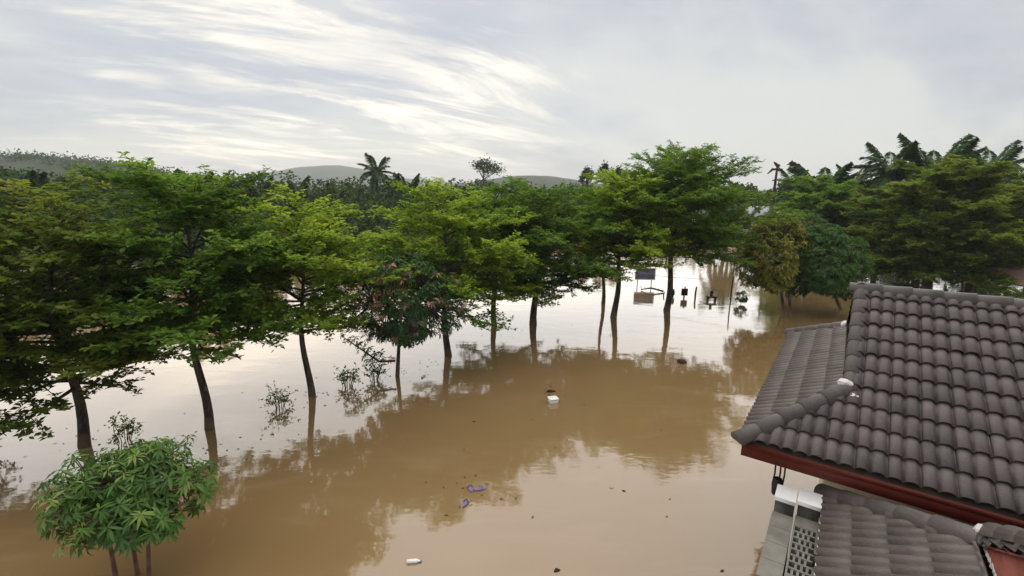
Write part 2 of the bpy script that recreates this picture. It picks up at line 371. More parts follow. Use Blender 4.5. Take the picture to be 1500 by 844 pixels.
def mango(name, base, H, centre, radii, label, mat, seed, stems=((0, 0),), trunk_r=.10, whorls=420, leaf=.2, limbs=16, extra=(), tint=(.45, .2), leaf_parts=0, group=None, cat='tree', bark='bark', shape=.75, split=.35, pink=None, low=None, nlob=13, deep=.40, droop=.0, shrink=.15, lw=.27):
    """rounded crown of drooping long leaves in whorls"""
    r = np.random.default_rng(seed); base = np.array(base, float); c = np.array(centre, float); rd = np.array(radii, float)
    root = thing(name, base, label, cat, group)
    wood = MB()
    ends = []
    forks = []
    for (sx, sy) in stems:
        b0 = base + [sx, sy, -1.1]; top = base * [1, 1, 0] + (c - base) * [split, split, 0] + np.array([sx * 1.9, sy * 1.9, c[2] - rd[2] * .55])
        mid = (b0 + top) / 2 + r.normal(0, .05, 3)
        wood.tube([b0, (b0 + mid) / 2 + r.normal(0, .02, 3), mid, top], [trunk_r * 1.1, trunk_r, trunk_r * .85, trunk_r * .6], 8)
        forks.append(top)
    lim = []
    for k in range(limbs):
        d = norm(r.normal(0, 1, 3)); d[2] = abs(d[2]) * .9 - .15
        e = c + d * rd * .62; f = forks[k % len(forks)]
        m = (f + e) / 2 + [0, 0, -.08] + r.normal(0, .06, 3)
        wood.tube([f, m, e], [trunk_r * .42, trunk_r * .28, trunk_r * .13], 5); lim.append((f, m, e))
    # whorl sites: lumpy shell of the crown
    lob = norm(r.normal(0, 1, (nlob, 3))); lob[:, 2] = np.where(lob[:, 2] < -.3, -lob[:, 2], lob[:, 2])
    n = 0; sites = []
    while n < whorls:
        d = norm(r.normal(0, 1, 3))
        lobe = np.max(lob @ d)
        rr = (1.02 - deep + deep * np.clip((lobe - .55) / .4, 0, 1)) * r.uniform(shape, 1.0) ** .6
        p = c + d * rd * rr * np.array([1 + shrink * min(0, d[2]), 1 + shrink * min(0, d[2]), 1])
        if d[2] < -.75 and r.random() < .5: continue
        sites.append((p, d)); n += 1
    for (p, d) in extra: sites.append((np.array(p, float), norm(np.array(d, float))))
    P, A, N, L, T = [], [], [], [], []
    ncr = len(sites) - len(extra)
    nl = len(lim)
    if low is not None:
        low = np.array(low, float); wood.tube(low, np.linspace(.045, .015, len(low)), 5)
        for q in np.linspace(0, 1, 12): lim.append((0, 0, np.array([np.interp(q, np.linspace(0, 1, len(low)), low[:, i]) for i in range(3)])))
    mids = np.array([x[2] for x in lim])
    for si, (p, d) in enumerate(sites):
        pool = mids[:nl] if si < ncr or low is None else mids[nl:]
        j = np.argmin(((pool - p) ** 2).sum(1)); q = pool[j]
        wood.tube([q, (p + q) / 2 + [0, 0, -.03], p], [.014, .010, .006], 3)
        k = int(r.integers(8, 13)); an = r.uniform(0, 6.28) + np.arange(k) * 2.399
        up = norm(d * .8 + np.array([0, 0, .8])); x = norm(np.cross(up, [.3, .8, .1])); y = np.cross(up, x)
        sp = r.uniform(.55, 1.25, k)[:, None]
        ad = norm(x * np.cos(an)[:, None] * sp + y * np.sin(an)[:, None] * sp + up * r.uniform(-.1, .55, k)[:, None] + [0, 0, -.28 - droop])
        P.append(p + up * r.uniform(-.06, .03, k)[:, None]); A.append(ad)
        N.append(norm(up + r.normal(0, .3, (k, 3)))); L.append(leaf * r.uniform(.7, 1.2, k))
        tb = np.clip(r.normal(*tint), 0, .88 if pink else 1)
        if pink and r.random() < pink: tb = r.uniform(.92, 1)
        T.append(np.clip(tb + r.normal(0, .09 if tb < .9 else .02, k), 0, 1 if (not pink or tb > .9) else .86))
    P, A, N, L, T = map(np.concatenate, (P, A, N, L, T))
    obj('trunk', wood.mesh('trunk', bark, True), parent=root)
    if not leaf_parts:
        cr = MB(); cr.leaves(P, A, N, L, L * lw, T, .22); obj('crown', cr.mesh('crown', mat), parent=root)
        return root
    # the leaves that show largest are single parts sharing a few meshes
    cam0 = np.array([0, 0, CAM_H]); order = np.argsort(np.linalg.norm(P - cam0, axis=1) - .55 * ((P - c) @ norm(cam0 - c)))
    near, far = order[:leaf_parts], order[leaf_parts:]
    protos = []
    for v in range(7):
        lm = MB(); y = np.array([0, .16, .4, .68, .9, 1.0]); wd = np.array([.012, .065, .105, .092, .042, .0]); dr = -(.10 + .05 * v) * y ** 2
        mid = np.stack([0 * y, y, dr], 1); lf = mid + np.stack([-wd, 0 * y, wd * .25], 1); rt = mid + np.stack([wd, 0 * y, wd * .25], 1)
        V = np.concatenate([lf, mid, rt]); F = []
        for i in range(5): F += [[i, 6 + i, 7 + i, i + 1], [6 + i, 12 + i, 13 + i, 7 + i]]
        lm.add(V, F, np.linspace(.12, .95, 7)[v]); protos.append(lm.mesh('leaf', mat, True))
    for i in near:
        a_ = A[i] / np.linalg.norm(A[i]); s_ = norm(np.cross(a_, N[i])); n_ = np.cross(s_, a_)
        Mx = Matrix(((s_[0] * L[i], a_[0] * L[i], n_[0] * L[i], P[i][0]), (s_[1] * L[i], a_[1] * L[i], n_[1] * L[i], P[i][1]), (s_[2] * L[i], a_[2] * L[i], n_[2] * L[i], P[i][2]), (0, 0, 0, 1)))
        obj('leaf', protos[int(np.clip(T[i] * 7, 0, 6))], parent=root, mw=Mx)
    cr = MB(); cr.leaves(P[far], A[far], N[far], L[far], L[far] * lw, T[far], .22)
    o = obj('crown', cr.mesh('crown', mat), parent=root); o['kind'] = 'stuff'
    return root

G = 'layered shade trees standing in the flood'
terminalia('shade_tree', (-12.6, 9.0, 0), 5.4, 1.7, 2.9, 'olive layered tree cut off by the left edge of the picture', 'leaf_olive', 11, trunk_r=.12, tiers=9, dens=.95, low=[(.3, 1.7, 2.0, -.08)])
terminalia('shade_tree', (-9.9, 10.1, 0), 5.4, 1.8, 2.9, 'olive layered tree with a leaning trunk, leftmost trunk standing in the water', 'leaf_olive', 12, lean=(-.03, .02), trunk_r=.10, tiers=10, low=[(2.6, 1.8, 2.2, -.12), (3.6, 2.0, 2.3, -.18), (-.2, 1.6, 1.4, .0), (.9, 1.7, 1.7, .02)])
terminalia('shade_tree', (-7.6, 11.0, 0), 5.9, 2.4, 2.8, 'tall light green tree with a dark knobbly trunk, second trunk from the left', 'leaf_mid', 13, lean=(.0, .01), trunk_r=.092, tiers=10, shoots=9)
terminalia('shade_tree', (-5.9, 13.1, 0), 5.1, 2.2, 2.9, 'lime green spreading tree on a straight slim trunk left of the pink-tipped tree', 'leaf_lime', 14, lean=(-.005, .0), trunk_r=.085, tiers=8, shoots=7, low=[(.2, 1.9, .8, .3), (3.3, 1.9, .9, .2)])
terminalia('shade_tree', (-2.35, 16.7, 0), 5.5, 2.0, 3.6, 'lime green tree rising directly behind the pink-tipped tree', 'leaf_lime', 15, trunk_r=.11, tiers=8, shoots=4)
terminalia('shade_tree', (-.75, 20.6, 0), 5.6, 1.9, 3.5, 'mid green flat-topped tree, left of the close middle pair', 'leaf_mid', 16, trunk_r=.11, tiers=9, shoots=4)
terminalia('shade_tree', (1.05, 21.0, 0), 5.6, 1.8, 3.9, 'dark olive tree with a thick trunk, right of the close middle pair', 'leaf_mid', 17, trunk_r=.14, tiers=9, shoots=3)
terminalia('shade_tree', (5.0, 22.4, 0), 6.1, 2.6, 3.3, 'bright green tree on a bent trunk left of the tallest tree', 'leaf_lime', 18, lean=(.02, 0), trunk_r=.13, tiers=9, shoots=5)
terminalia('shade_tree', (8.0, 23.9, 0), 7.4, 3.2, 5.0, 'tallest dark green tree with a domed crown, right end of the row by the sign', 'leaf_mid', 19, lean=(.012, 0), trunk_r=.14, tiers=12, shoots=7, dens=.82, dome=.42)
terminalia('shade_tree', (4.9, 25.2, 0), 6.0, 3.1, 2.4, 'thin-trunked green tree hidden behind the bright green one', 'leaf_mid', 20, trunk_r=.09, tiers=8, dens=.8)
G2 = 'big layered trees behind the house'
terminalia('shade_tree', (26.7, 30.3, 0), 6.9, .9, 6.4, 'wide olive layered tree behind the roof ridge beside the round dark tree', 'leaf_olive', 21, trunk_r=.24, tiers=9, dens=.8, leaf=.24, shoots=5, group=G2)
terminalia('shade_tree', (36.5, 31.0, 0), 7.7, .9, 7.2, 'wide olive layered tree at the right edge of the picture above the pink shelter roof', 'leaf_olive', 22, trunk_r=.26, tiers=10, dens=.8, leaf=.24, shoots=5, group=G2)
terminalia('shade_tree', (24.5, 38.5, 0), 6.4, .8, 5.4, 'olive tree further back between the wide layered trees', 'leaf_mid', 23, trunk_r=.2, tiers=8, dens=.7, leaf=.25, group=G2)

# dark mango with pink young leaves and its low branch
low_br = [((-5.35 + .16 * k + .1 * math.sin(k * 2.1), 14.6 + .06 * math.cos(k * 3.3), 1.35 - .11 * k + .1 * math.sin(k * 1.3)), (-.6, 0, .3 * math.cos(k))) for k in range(9)]
low_br += [((-3.9 - .13 * k + .08 * math.sin(k * 5), 14.6 + .15 * math.cos(k * 2.2), .55 + .075 * k + .14 * math.sin(k * 3.1)), (-.4, -.4, .3)) for k in range(12)]
low_br += [((-4.55 + .12 * math.cos(k * 2), 14.5 + .2 * math.sin(k), .35 + .09 * k), (-.5, -.3, .1)) for k in range(6)]
mango('mango_tree', (-3.75, 14.7, 0), 4.1, (-3.25, 14.2, 2.2), (1.9, 1.5, 1.95), 'dark green tree with pinkish young leaves in front of the lime trees', 'leaf_mango', 31, trunk_r=.085, whorls=700, leaf=.19, nlob=11, deep=.52, extra=low_br, pink=.15, low=[(-3.75, 14.7, .5), (-4.25, 14.6, .5), (-4.8, 14.6, .9), (-5.35, 14.6, 1.3)])
mango('mango_tree', (14.6, 24.3, 0), 5.2, (13.35, 24.4, 2.55), (1.85, 1.8, 2.45), 'yellow-green flowering tree left of the round dark green tree', 'leaf_yellow', 32, stems=((-.12, 0), (.15, .1)), trunk_r=.10, whorls=1000, leaf=.25, tint=(.55, .30), deep=.56, nlob=15)
mango('round_tree', (18.1, 24.9, 0), 4.6, (15.75, 23.9, 2.3), (2.05, 1.9, 2.35), 'dense round dark green tree touching the yellow-green one', 'leaf_deep', 33, trunk_r=.11, whorls=1150, leaf=.22, tint=(.5, .25), deep=.5, nlob=14, split=.6)
mango('round_tree', (16.2, 27.5, 0), 5.2, (16.2, 27.5, 3.6), (2.1, 1.8, 1.6), 'dark green rounded tree just behind the yellow-green one', 'leaf_deep', 36, trunk_r=.11, whorls=420, leaf=.22, tint=(.45, .2))
mango('young_mango_tree', (-5.75, 6.35, 0), 2.5, (-5.66, 6.45, 1.32), (1.16, 1.1, 1.02), 'small bright green tree with long drooping leaves in the bottom left corner', 'leaf_front', 34, stems=((-.16, -.06), (-.05, .02), (.12, -.02)), trunk_r=.042, whorls=640, leaf=.18, shrink=.5, lw=.22, limbs=14, tint=(.45, .30), shape=.30, leaf_parts=300, bark='bark_red', nlob=8, deep=.55, droop=.15)
# shrub in the water by the leaning post
mango('water_shrub', (12.55, 25.5, 0), .8, (12.6, 25.5, .38), (.42, .4, .40), 'small dark shrub poking out of the water by the thin post', 'leaf_deep', 35, trunk_r=.02, whorls=46, leaf=.16, limbs=5, cat='shrub')

# bare twigs sticking out of the water left
def twig_bush(base, label, seed, n=9, h=.9, mat='leaf_olive', group='twiggy bushes half under water'):
    r = np.random.default_rng(seed); base = np.array(base, float)
    root = thing('twiggy_bush', base, label, 'shrub', group)
    wd = MB(); lf = MB(); P = []; A = []
    for k in range(n):
        an = r.uniform(0, 6.28); L = h * r.uniform(.6, 1.1); ti = r.uniform(.1, .9)
        e = base + [math.cos(an) * L * ti, math.sin(an) * L * ti, L * (1.1 - .6 * ti)]
        m = (base + e) / 2 + r.normal(0, .05, 3)
        wd.tube([base - [0, 0, .4], m, e], [.014, .01, .004], 4)
        for q in range(5):
            p = m + (e - m) * r.random(); f2 = p + r.normal(0, .14, 3) + [0, 0, .06]
            wd.tube([p, f2], [.006, .003], 3)
            for s_ in range(4): P.append(p + (f2 - p) * r.random()); A.append(r.normal(0, 1, 3))
    P = np.array(P); A = np.array(A)
    lf.leaves(P, A, r.normal(0, 1, P.shape), .09, .045, r.uniform(.2, .8, len(P)), .1)
    obj('stem', wd.mesh('stem', 'bark'), parent=root); obj('foliage', lf.mesh('foliage', mat), parent=root)
twig_bush((-11.6, 9.6, 0), 'bare twigs in the water at the left edge', 41, 10, 1.0)
twig_bush((-9.2, 10.4, 0), 'low twigs in the water just right of the leftmost trunk', 42, 8, .6)
twig_bush((-5.0, 13.7, 0), 'low leafy twigs between the straight trunk and the pink-tipped tree', 43, 10, .7, 'leaf_deep')
twig_bush((-4.3, 14.2, 0), 'low leafy twigs just left of the pink-tipped tree trunk', 44, 9, .6, 'leaf_deep')
twig_bush((-6.4, 12.3, 0), 'sparse twigs left of the straight slim trunk', 45, 8, .5)

# ------------------------------------------------------------------ palms
def frond_mesh(L, droop, n=44, seed=0, wl=.70):
    r = np.random.default_rng(seed); mb = MB()
    t = np.linspace(0, 1, 12)
    x = L * t * (1 - .12 * t); z = L * (.32 * t - droop * t ** 2.2)
    pts = np.stack([x, 0 * x, z], 1)
    mb.tube(pts, .035 * (1.1 - t), 4)
    q = np.linspace(.12, 1, n); px = np.interp(q, t, x); pz = np.interp(q, t, z)
    P = np.stack([px, 0 * px, pz], 1)
    for sd_ in (-1, 1):
        k = len(q); ll = wl * np.sin(np.pi * np.clip(q * .93 + .05, 0, 1)) ** .6 * r.uniform(.8, 1.15, k)
        A = np.stack([.55 + .5 * q, sd_ * np.ones(k), -.25 - .5 * r.random(k)], 1)
        N = np.stack([r.normal(0, .25, k), -sd_ * .35 * np.ones(k), np.ones(k)], 1)
        mb.leaves(P, A, N, ll * L / 2.6, .17 * L / 2.6, np.clip(r.normal(.5, .22, k), 0, 1), .25)
    return mb
FR = [frond_mesh(3.0, d, seed=i) for i, d in enumerate((.26, .46, .72, 1.05))]
FRM = [f.mesh('frond', 'leaf_palm') for f in FR]
def palm_set(r, n):
    out = []
    for k in range(n):
        an = k * 2.399 + r.normal(0, .15); q = (k + .5) / n
        v = min(3, int(q * 4)); el = R(74 - 90 * q) - .28
        out.append((v, an, el, r.uniform(.82, 1.12)))
    return out
def palm(px, y, z, label, seed, size=1.0, n=24, tr=.2):
    r = np.random.default_rng(seed)
    base = Vector((px, y, ground_z(np.array(px), np.array(y)).item()))
    root = thing('palm_tree', base, label, 'palm', 'palms along the far treeline')
    zc = z - 2.3 * size
    mb = MB(); n_ = 10; zs = np.linspace(base.z - .5, zc, n_)
    mb.tube([(px + .12 * math.sin(q * .4 + seed), y, q) for q in zs], tr * np.linspace(1.15, .9, n_), 7)
    for k in range(14):          # old leaf bases under the crown
        an = k * 2.4; q = zc - .1 - .06 * k
        mb.tube([(px + tr * .8 * math.cos(an), y + tr * .8 * math.sin(an), q), (px + tr * 2 * math.cos(an), y + tr * 2 * math.sin(an), q + .22)], [.05, .03], 4)
    obj('trunk', mb.mesh('trunk', 'palm_trunk', True), parent=root)
    top = Matrix.Translation((px + .12 * math.sin(zc * .4 + seed), y, zc))
    for (v, an, el, s) in palm_set(r, n):
        obj('frond', FRM[v], parent=root, mw=top @ Matrix.Rotation(an, 4, 'Z') @ Matrix.Rotation(-el, 4, 'Y') @ Matrix.Scale(s * size, 4))
PALMS = [(-16.2, 58, 9.9, 'tall slim palm poking above the treeline left of the middle', .95, 16, .2),
 (-13.2, 60, 7.6, 'bushy palm just right of the tall slim palm', 1.15, 26, .25),
 (-20.5, 56, 6.4, 'feathery palm just left of the tall slim palm', 1.0, 24, .22),
 (-25.0, 55, 6.8, 'broad palm above the lime green tree', 1.15, 26, .25),
 (-29.5, 50, 6.5, 'palm half hidden behind the tall light green tree', 1.1, 24, .22),
 (-36.5, 36, 6.9, 'dark palm behind the leftmost trees', 1.1, 24, .25),
 (-33.5, 38, 6.3, 'lower dark palm behind the leftmost trees', 1.0, 24, .22),
 (28.4, 45, 9.0, 'large spreading palm above the round dark tree', 1.55, 30, .28),
 (31.9, 46, 8.9, 'narrow palm right of the large spreading palm', .95, 14, .2),
 (32.2, 42, 10.4, 'upright palm left of the drooping palm on the right', 1.2, 16, .22),
 (34.2, 40, 10.6, 'tall palm with drooping fronds on the right', 1.55, 28, .28),
 (43.6, 45, 11.0, 'tall palm near the right edge of the picture', 1.4, 22, .25),
 (24.0, 54, 7.4, 'low feathery palm left of the large spreading palm', 1.1, 24, .22),
 (31.5, 55, 8.8, 'upright thin palm behind the large spreading palm', .9, 12, .18)]
for i, (x, y, z, lb, sz, n, tr) in enumerate(PALMS): palm(x, y, z, lb, 60 + i, sz, n, tr)

# flat-crowned silhouette tree and slim trees on the skyline
def skyline_tree(x, y, z, rx, label, seed, flat=.3, nm='skyline_tree'):
    r = np.random.default_rng(seed); gz = ground_z(np.array(x), np.array(y)).item()
    root = thing(nm, (x, y, gz), label, 'tree', 'trees on the far skyline')
    wd = MB(); cr = MB(); P = []; hz = rx * flat
    wd.tube([(x, y, gz - .5), (x + .1, y, (gz + z) / 2), (x, y, z - hz)], [.16, .12, .06], 6)
    for k in range(16):
        an = r.uniform(0, 6.28); q = r.random() ** .5
        e = np.array([x + rx * q * math.cos(an), y + rx * q * math.sin(an), z - hz * (.25 + 1.3 * q * q) + r.normal(0, .1)])
        s0 = np.array([x, y, z - hz * 2 - r.random() * hz])
        wd.tube([s0, (s0 + e) / 2 + [0, 0, -.1], e], [.05, .035, .015], 4)
        P.append(e + r.normal(0, 1, (70, 3)) * [rx * .17, rx * .17, hz * .32])
    P = np.concatenate(P)
    cr.leaves(P, r.normal(0, 1, P.shape) * [1, 1, .5], r.normal(0, .6, P.shape) + [0, 0, 1], .34, .2, np.clip(r.normal(.4, .25, len(P)), 0, 1))
    obj('trunk', wd.mesh('trunk', 'bark'), parent=root); obj('crown', cr.mesh('crown', 'leaf_wood'), parent=root)
skyline_tree(-4.6, 75, 10.2, 2.9, 'umbrella-shaped tree standing alone above the skyline', 71, .38)
skyline_tree(12.0, 80, 9.4, 1.1, 'narrow dark tree on the skyline, left of three in the middle', 72, 1.0)
skyline_tree(14.8, 80, 10.0, 1.1, 'narrow dark tree on the skyline, middle of three in the middle', 73, 1.0)
skyline_tree(17.2, 80, 9.5, 1.2, 'narrow dark tree on the skyline, right of three in the middle', 74, .9)
# dead palm stump like a cross
root = thing('dead_tree', (29.4, 55, .4), 'bare dark snag shaped like a cross on the right skyline', 'tree')
mb = MB(); mb.tube([(29.4, 55, 0), (29.35, 55, 5), (29.4, 55, 9.2)], [.22, .18, .1], 7); obj('trunk', mb.mesh('trunk', 'dark_wood', True), parent=root)
for (dx, dz, e) in ((-.95, -.5, 8.6), (.95, -.25, 8.5), (-.4, .5, 8.9), (.35, .25, 8.8)):
    mb = MB(); mb.tube([(29.4, 55, e), (29.4 + dx * .5, 55.05, e + dz * .3 + .15), (29.4 + dx, 55.1, e + dz)], [.13, .16, .05], 6); obj('stub', mb.mesh('stub', 'dark_wood', True), parent=root)

# the wood behind: one mass
def woodland():
    r = np.random.default_rng(9); lf = MB(); P = []; S = []; T = []
    for k in range(600):
        x = r.uniform(-125, 120); y = shore(x) + r.uniform(2, 55) ** 1.0
        d = y - shore(x)
        h = r.uniform(4.4, 6.4) + .035 * d + (.4 if x < -30 else 0) + (.8 if x > 30 else 0)
        if abs(x) * 1.0 > y * 1.35 + 14: continue
        rx = r.uniform(1.3, 2.6); n = int(330 if y < 50 else 220 if d < 22 else 130)
        dd = norm(r.normal(0, 1, (n, 3))); rr = r.uniform(.72, 1.02, n)[:, None]
        c = np.array([x, y, h - 1.9]); lobes = norm(r.normal(0, 1, (6, 3)))
        lob = np.clip((lobes @ dd.T).max(0), 0, 1)[:, None]
        P.append(c + dd * np.array([rx, rx, 1.9]) * rr * (.6 + .5 * lob)); S.append(np.full(n, r.uniform(.85, 1.2) * (.18 + .0050 * y))); T.append(np.clip(r.normal(r.uniform(.15, .8), .15, n), 0, 1))
        m = int(n * .5)       # lower skirt
        P.append(np.stack([x + r.normal(0, rx * .75, m), y + r.normal(0, rx * .6, m), r.uniform(.1, h - 2, m)], 1)); S.append(np.full(m, .2 + .0050 * y)); T.append(np.clip(r.normal(.35, .2, m), 0, 1))
    for k in range(260):      # wooded hill on the left
        x = r.uniform(-330, -150); y = 262 + r.uniform(-25, 15); zt = 13.5 * math.exp(-((x + 250) / 70) ** 2) + 4.5
        n = 60; P.append(np.array([x, y, zt]) + r.normal(0, 1, (n, 3)) * [2.6, 2.6, 1.5]); S.append(np.full(n, 1.3)); T.append(np.clip(r.normal(.4, .25, n), 0, 1))
    P = np.concatenate(P); S = np.concatenate(S); T = np.concatenate(T)
    lf.leaves(P, r.normal(0, 1, P.shape) * [1, 1, .7], r.normal(0, .7, P.shape) + [0, -.3, .8], S, S * .6, T)
    for k in range(45):       # palms lost in the mass
        x = r.uniform(-80, 80); y = shore(x) + r.uniform(0, 26); zc = r.uniform(3.4, 4.9)
        for (v, an, el, s) in palm_set(r, 13):
            Mx = np.array(Matrix.Translation((x, y, zc)) @ Matrix.Rotation(an, 4, 'Z') @ Matrix.Rotation(-el, 4, 'Y') @ Matrix.Scale(s, 4))
            f = FR[v]; base = 0
            for V, F, tt in zip(f.v, f.f, f.t):
                lf.add(V @ Mx[:3, :3].T + Mx[:3, 3], F - F.min(), tt)
    o = obj('far_woodland', lf.mesh('far_woodland', 'leaf_wood')); tag(o, 'dark mixed wood of trees and palms along the far shore', 'woodland'); o['kind'] = 'stuff'
woodland()

# ------------------------------------------------------------------ far houses glimpsed between the trees
def far_house(c, size, rot, label, rmat, wmat='plaster_beige'):
    c = Vector(c); root = thing('far_house', c, label, 'house')
    M0 = Matrix.Translation(c) @ Matrix.Rotation(rot, 4, 'Z'); wx, wy, h = size
    mb = MB(); mb.box((0, 0, h / 2), (wx, wy, h), M0); obj('wall', mb.mesh('wall', wmat), parent=root)
    rh = wy * .28; o_ = .5; v = np.array([[-wx / 2 - o_, -wy / 2 - o_, h - .1], [wx / 2 + o_, -wy / 2 - o_, h - .1], [wx / 2 + o_, wy / 2 + o_, h - .1], [-wx / 2 - o_, wy / 2 + o_, h - .1], [-wx / 2 - o_, 0, h + rh], [wx / 2 + o_, 0, h + rh]])
    v = np.concatenate([v, v + [0, 0, .12]])
    v = v @ np.array(M0.to_3x3()).T + np.array(c)
    mb = MB(); mb.add(v, [[6, 7, 11, 10], [8, 9, 10, 11], [1, 0, 4, 5], [3, 2, 5, 4], [0, 1, 7, 6], [2, 3, 9, 8]]); mb.add(v, [[6, 10, 9], [7, 8, 11], [0, 3, 4], [1, 5, 2]])
    obj('roof', mb.mesh('roof', rmat), parent=root)
    for sx in (-.28, .28):
        mb = MB(); mb.box((sx * wx, -wy / 2 - .02, h * .55), (wx * .16, .08, h * .4), M0); wdw = obj('window', mb.mesh('window', 'white_paint'), parent=root)
        mb = MB(); mb.box((sx * wx, -wy / 2 - .07, h * .55), (wx * .12, .03, h * .32), M0); obj('pane', mb.mesh('pane', 'black_iron'), parent=wdw)
    mb = MB(); mb.box((0, -wy / 2 - .02, h * .38), (wx * .11, .08, h * .74), M0); obj('door', mb.mesh('door', 'dark_wood'), parent=root)
far_house((-9.2, 56, 0.2), (4.2, 3.5, 1.9), .15, 'small house with a rusty red roof behind the lime green trees', 'red_tin')
far_house((33.8, 66, 0.3), (7, 5, 2.4), -.35, 'small house with a grey roof beyond the water right of the tallest tree', 'grey_tin')

# ------------------------------------------------------------------ tiled houses
TH = R(29.5); YAW = R(35)
AV = np.array([math.sin(YAW), math.cos(YAW), 0]); BV = np.array([math.cos(YAW), -math.sin(YAW), 0]); ZV = np.array([0, 0, 1.])
TW, TC, TL = .30, .315, .365
def tile_geo():
    prof = []
    for roll in range(2):
        for x_, z_ in ((0, 0), (.014, .030), (.045, .046), (.085, .046), (.116, .030), (.130, 0)): prof.append((roll * .15 + x_, z_))
    prof.append((.30, 0.0)); prof = np.array(prof); m_ = len(prof)
    lo, hi = .054, .004
    A0 = np.stack([prof[:, 0], 0 * prof[:, 0], prof[:, 1] + lo], 1)
    A1 = np.stack([prof[:, 0], TL + 0 * prof[:, 0], prof[:, 1] + hi], 1)
    A2 = A0 - [0, -.004, .018]
    f = [[i, i + 1, m_ + i + 1, m_ + i] for i in range(m_ - 1)] + [[2 * m_ + i, 2 * m_ + i + 1, i + 1, i] for i in range(m_ - 1)]
    return np.concatenate([A0, A1, A2]), f
TV, TF = tile_geo()
TMESH = {}
def tile_mesh(mat):
    if mat not in TMESH:
        mb = MB(); mb.add(TV, TF); me = mb.mesh('tile', mat); TMESH[mat] = me
        me.polygons.foreach_set('use_smooth', np.array([i < 12 for i in range(24)]))
    return TMESH[mat]
def clip_mesh(V, planes, mat):
    """planes: (nu, nv, c) keep nu*u+nv*v >= c ; V in face coords"""
    mb = MB(); mb.add(V, TF); me = mb.mesh('tile', mat)
    bm = bmesh.new(); bm.from_mesh(me)
    for nu, nv, c in planes:
        L = math.hypot(nu, nv); no = Vector((-nu / L, -nv / L, 0)); co = Vector((nu * c / L ** 2, nv * c / L ** 2, 0))
        bmesh.ops.bisect_plane(bm, geom=bm.verts[:] + bm.edges[:] + bm.faces[:], plane_co=co, plane_no=no, clear_outer=True)
    ok = len(bm.faces) > 0; bm.to_mesh(me); bm.free(); return me if ok else None
def face_matrix(O, e, inward):
    ns = np.array(inward) * math.cos(TH) + ZV * math.sin(TH); n = np.cross(e, ns)
    return Matrix(((e[0], ns[0], n[0], O[0]), (e[1], ns[1], n[1], O[1]), (e[2], ns[2], n[2], O[2]), (0, 0, 0, 1)))
def tile_face(parent, O, e, inward, width, vmax, planes_for, mat, single=lambda u, v: True, seed=0):
    M0 = face_matrix(O, e, inward); rest = MB(); r = random.Random(seed)
    rows = int(math.ceil((vmax - .02) / TC)); cols = int(math.ceil(width / TW)); k = 0
    for j in range(rows):
        for i in range(cols):
            u, v = i * TW, j * TC
            pl = list(planes_for(v)) + [(0, -1, -vmax), (-1, 0, -width)]
            cor = [(u, v), (u + TW, v), (u, v + TL), (u + TW, v + TL)]
            ins = [[nu * a_ + nv * b_ >= c - 1e-6 for a_, b_ in cor] for nu, nv, c in pl]
            if any(not any(x) for x in ins): continue
            dz = r.uniform(-.005, .005); V = TV + [u, v, dz]
            cut = [p for p, x in zip(pl, ins) if not all(x)]
            if single(u, v):
                if not cut:
                    jig = Matrix.Rotation(r.gauss(0, .011), 4, 'Z')
                    obj('tile', tile_mesh(mat), parent=parent, mw=M0 @ Matrix.Translation((u, v, dz)) @ jig)
                else:
                    me = clip_mesh(V, cut, mat)
                    if me: obj('tile', me, parent=parent, mw=M0.copy())
            else:
                W = V @ np.array(M0.to_3x3()).T + np.array(M0.translation)
                if not cut: rest.add(W, TF)
                else:
                    me = clip_mesh(V, cut, mat)
                    if me:
                        vv = np.array([x.co[:] for x in me.vertices]) @ np.array(M0.to_3x3()).T + np.array(M0.translation)
                        for p in me.polygons:
                            rest.add(vv[list(p.vertices)], [list(range(len(p.vertices)))])
    if rest.n:
        o = obj('tile_field', rest.mesh('tile_field', mat), parent=parent); o['kind'] = 'stuff'
def cap_geo(r0=.118, r1=.096, L=.42):
    n = 9; an = np.linspace(-.15, math.pi + .15, n)
    a0 = np.stack([r0 * np.cos(an), 0 * an, r0 * np.sin(an)], 1); a1 = np.stack([r1 * np.cos(an), 0 * an + L, r1 * np.sin(an)], 1)
    i0 = a0 * [.78, 1, .78] + [0, .004, 0]
    mb = MB(); mb.add(np.concatenate([a0, a1, i0]), [[i + 1, i, n + i, n + i + 1] for i in range(n - 1)] + [[i, i + 1, 2 * n + i + 1, 2 * n + i] for i in range(n - 1)])
    mb.add(np.concatenate([i0, i0 + [0, .12, 0]]), [[i, i + 1, n + i + 1, n + i] for i in range(n - 1)])
    return mb
CAPM = {}
def caps(parent, p0, p1, mat='cap_tile', step=.36, lift=.0, name='ridge_cap', scale=1.0, plug=False):
    p0, p1 = np.array(p0, float), np.array(p1, float); d = p1 - p0; L = np.linalg.norm(d); d /= L
    if mat not in CAPM: CAPM[mat] = cap_geo().mesh('cap', mat, True)
    x = norm(np.cross(d, ZV)); z = np.cross(x, d)
    n = max(1, int(round(L / step)))
    if plug:
        an = np.linspace(-.15, math.pi + .15, 12); rr = .116 * scale
        ring = [p0 + z * lift + x * rr * math.cos(q) + z * rr * math.sin(q) for q in an]; ctr = p0 + z * (lift + .045) - d * .035
        mb = MB(); mb.add(np.array(ring + [ctr]), [[i + 1, i, 12] for i in range(11)] + [[0, 11, 12]]); obj('cap_end', mb.mesh('cap_end', mat, True), parent=parent)
    for i in range(n):
        p = p0 + d * (L * i / n) + z * lift
        s = scale; sl = L / n / step
        Mx = Matrix(((x[0] * s, d[0] * sl, z[0] * s, p[0]), (x[1] * s, d[1] * sl, z[1] * s, p[1]), (x[2] * s, d[2] * sl, z[2] * s, p[2]), (0, 0, 0, 1)))
        o = obj(name, CAPM[mat], parent=parent, mw=Mx)
    return n
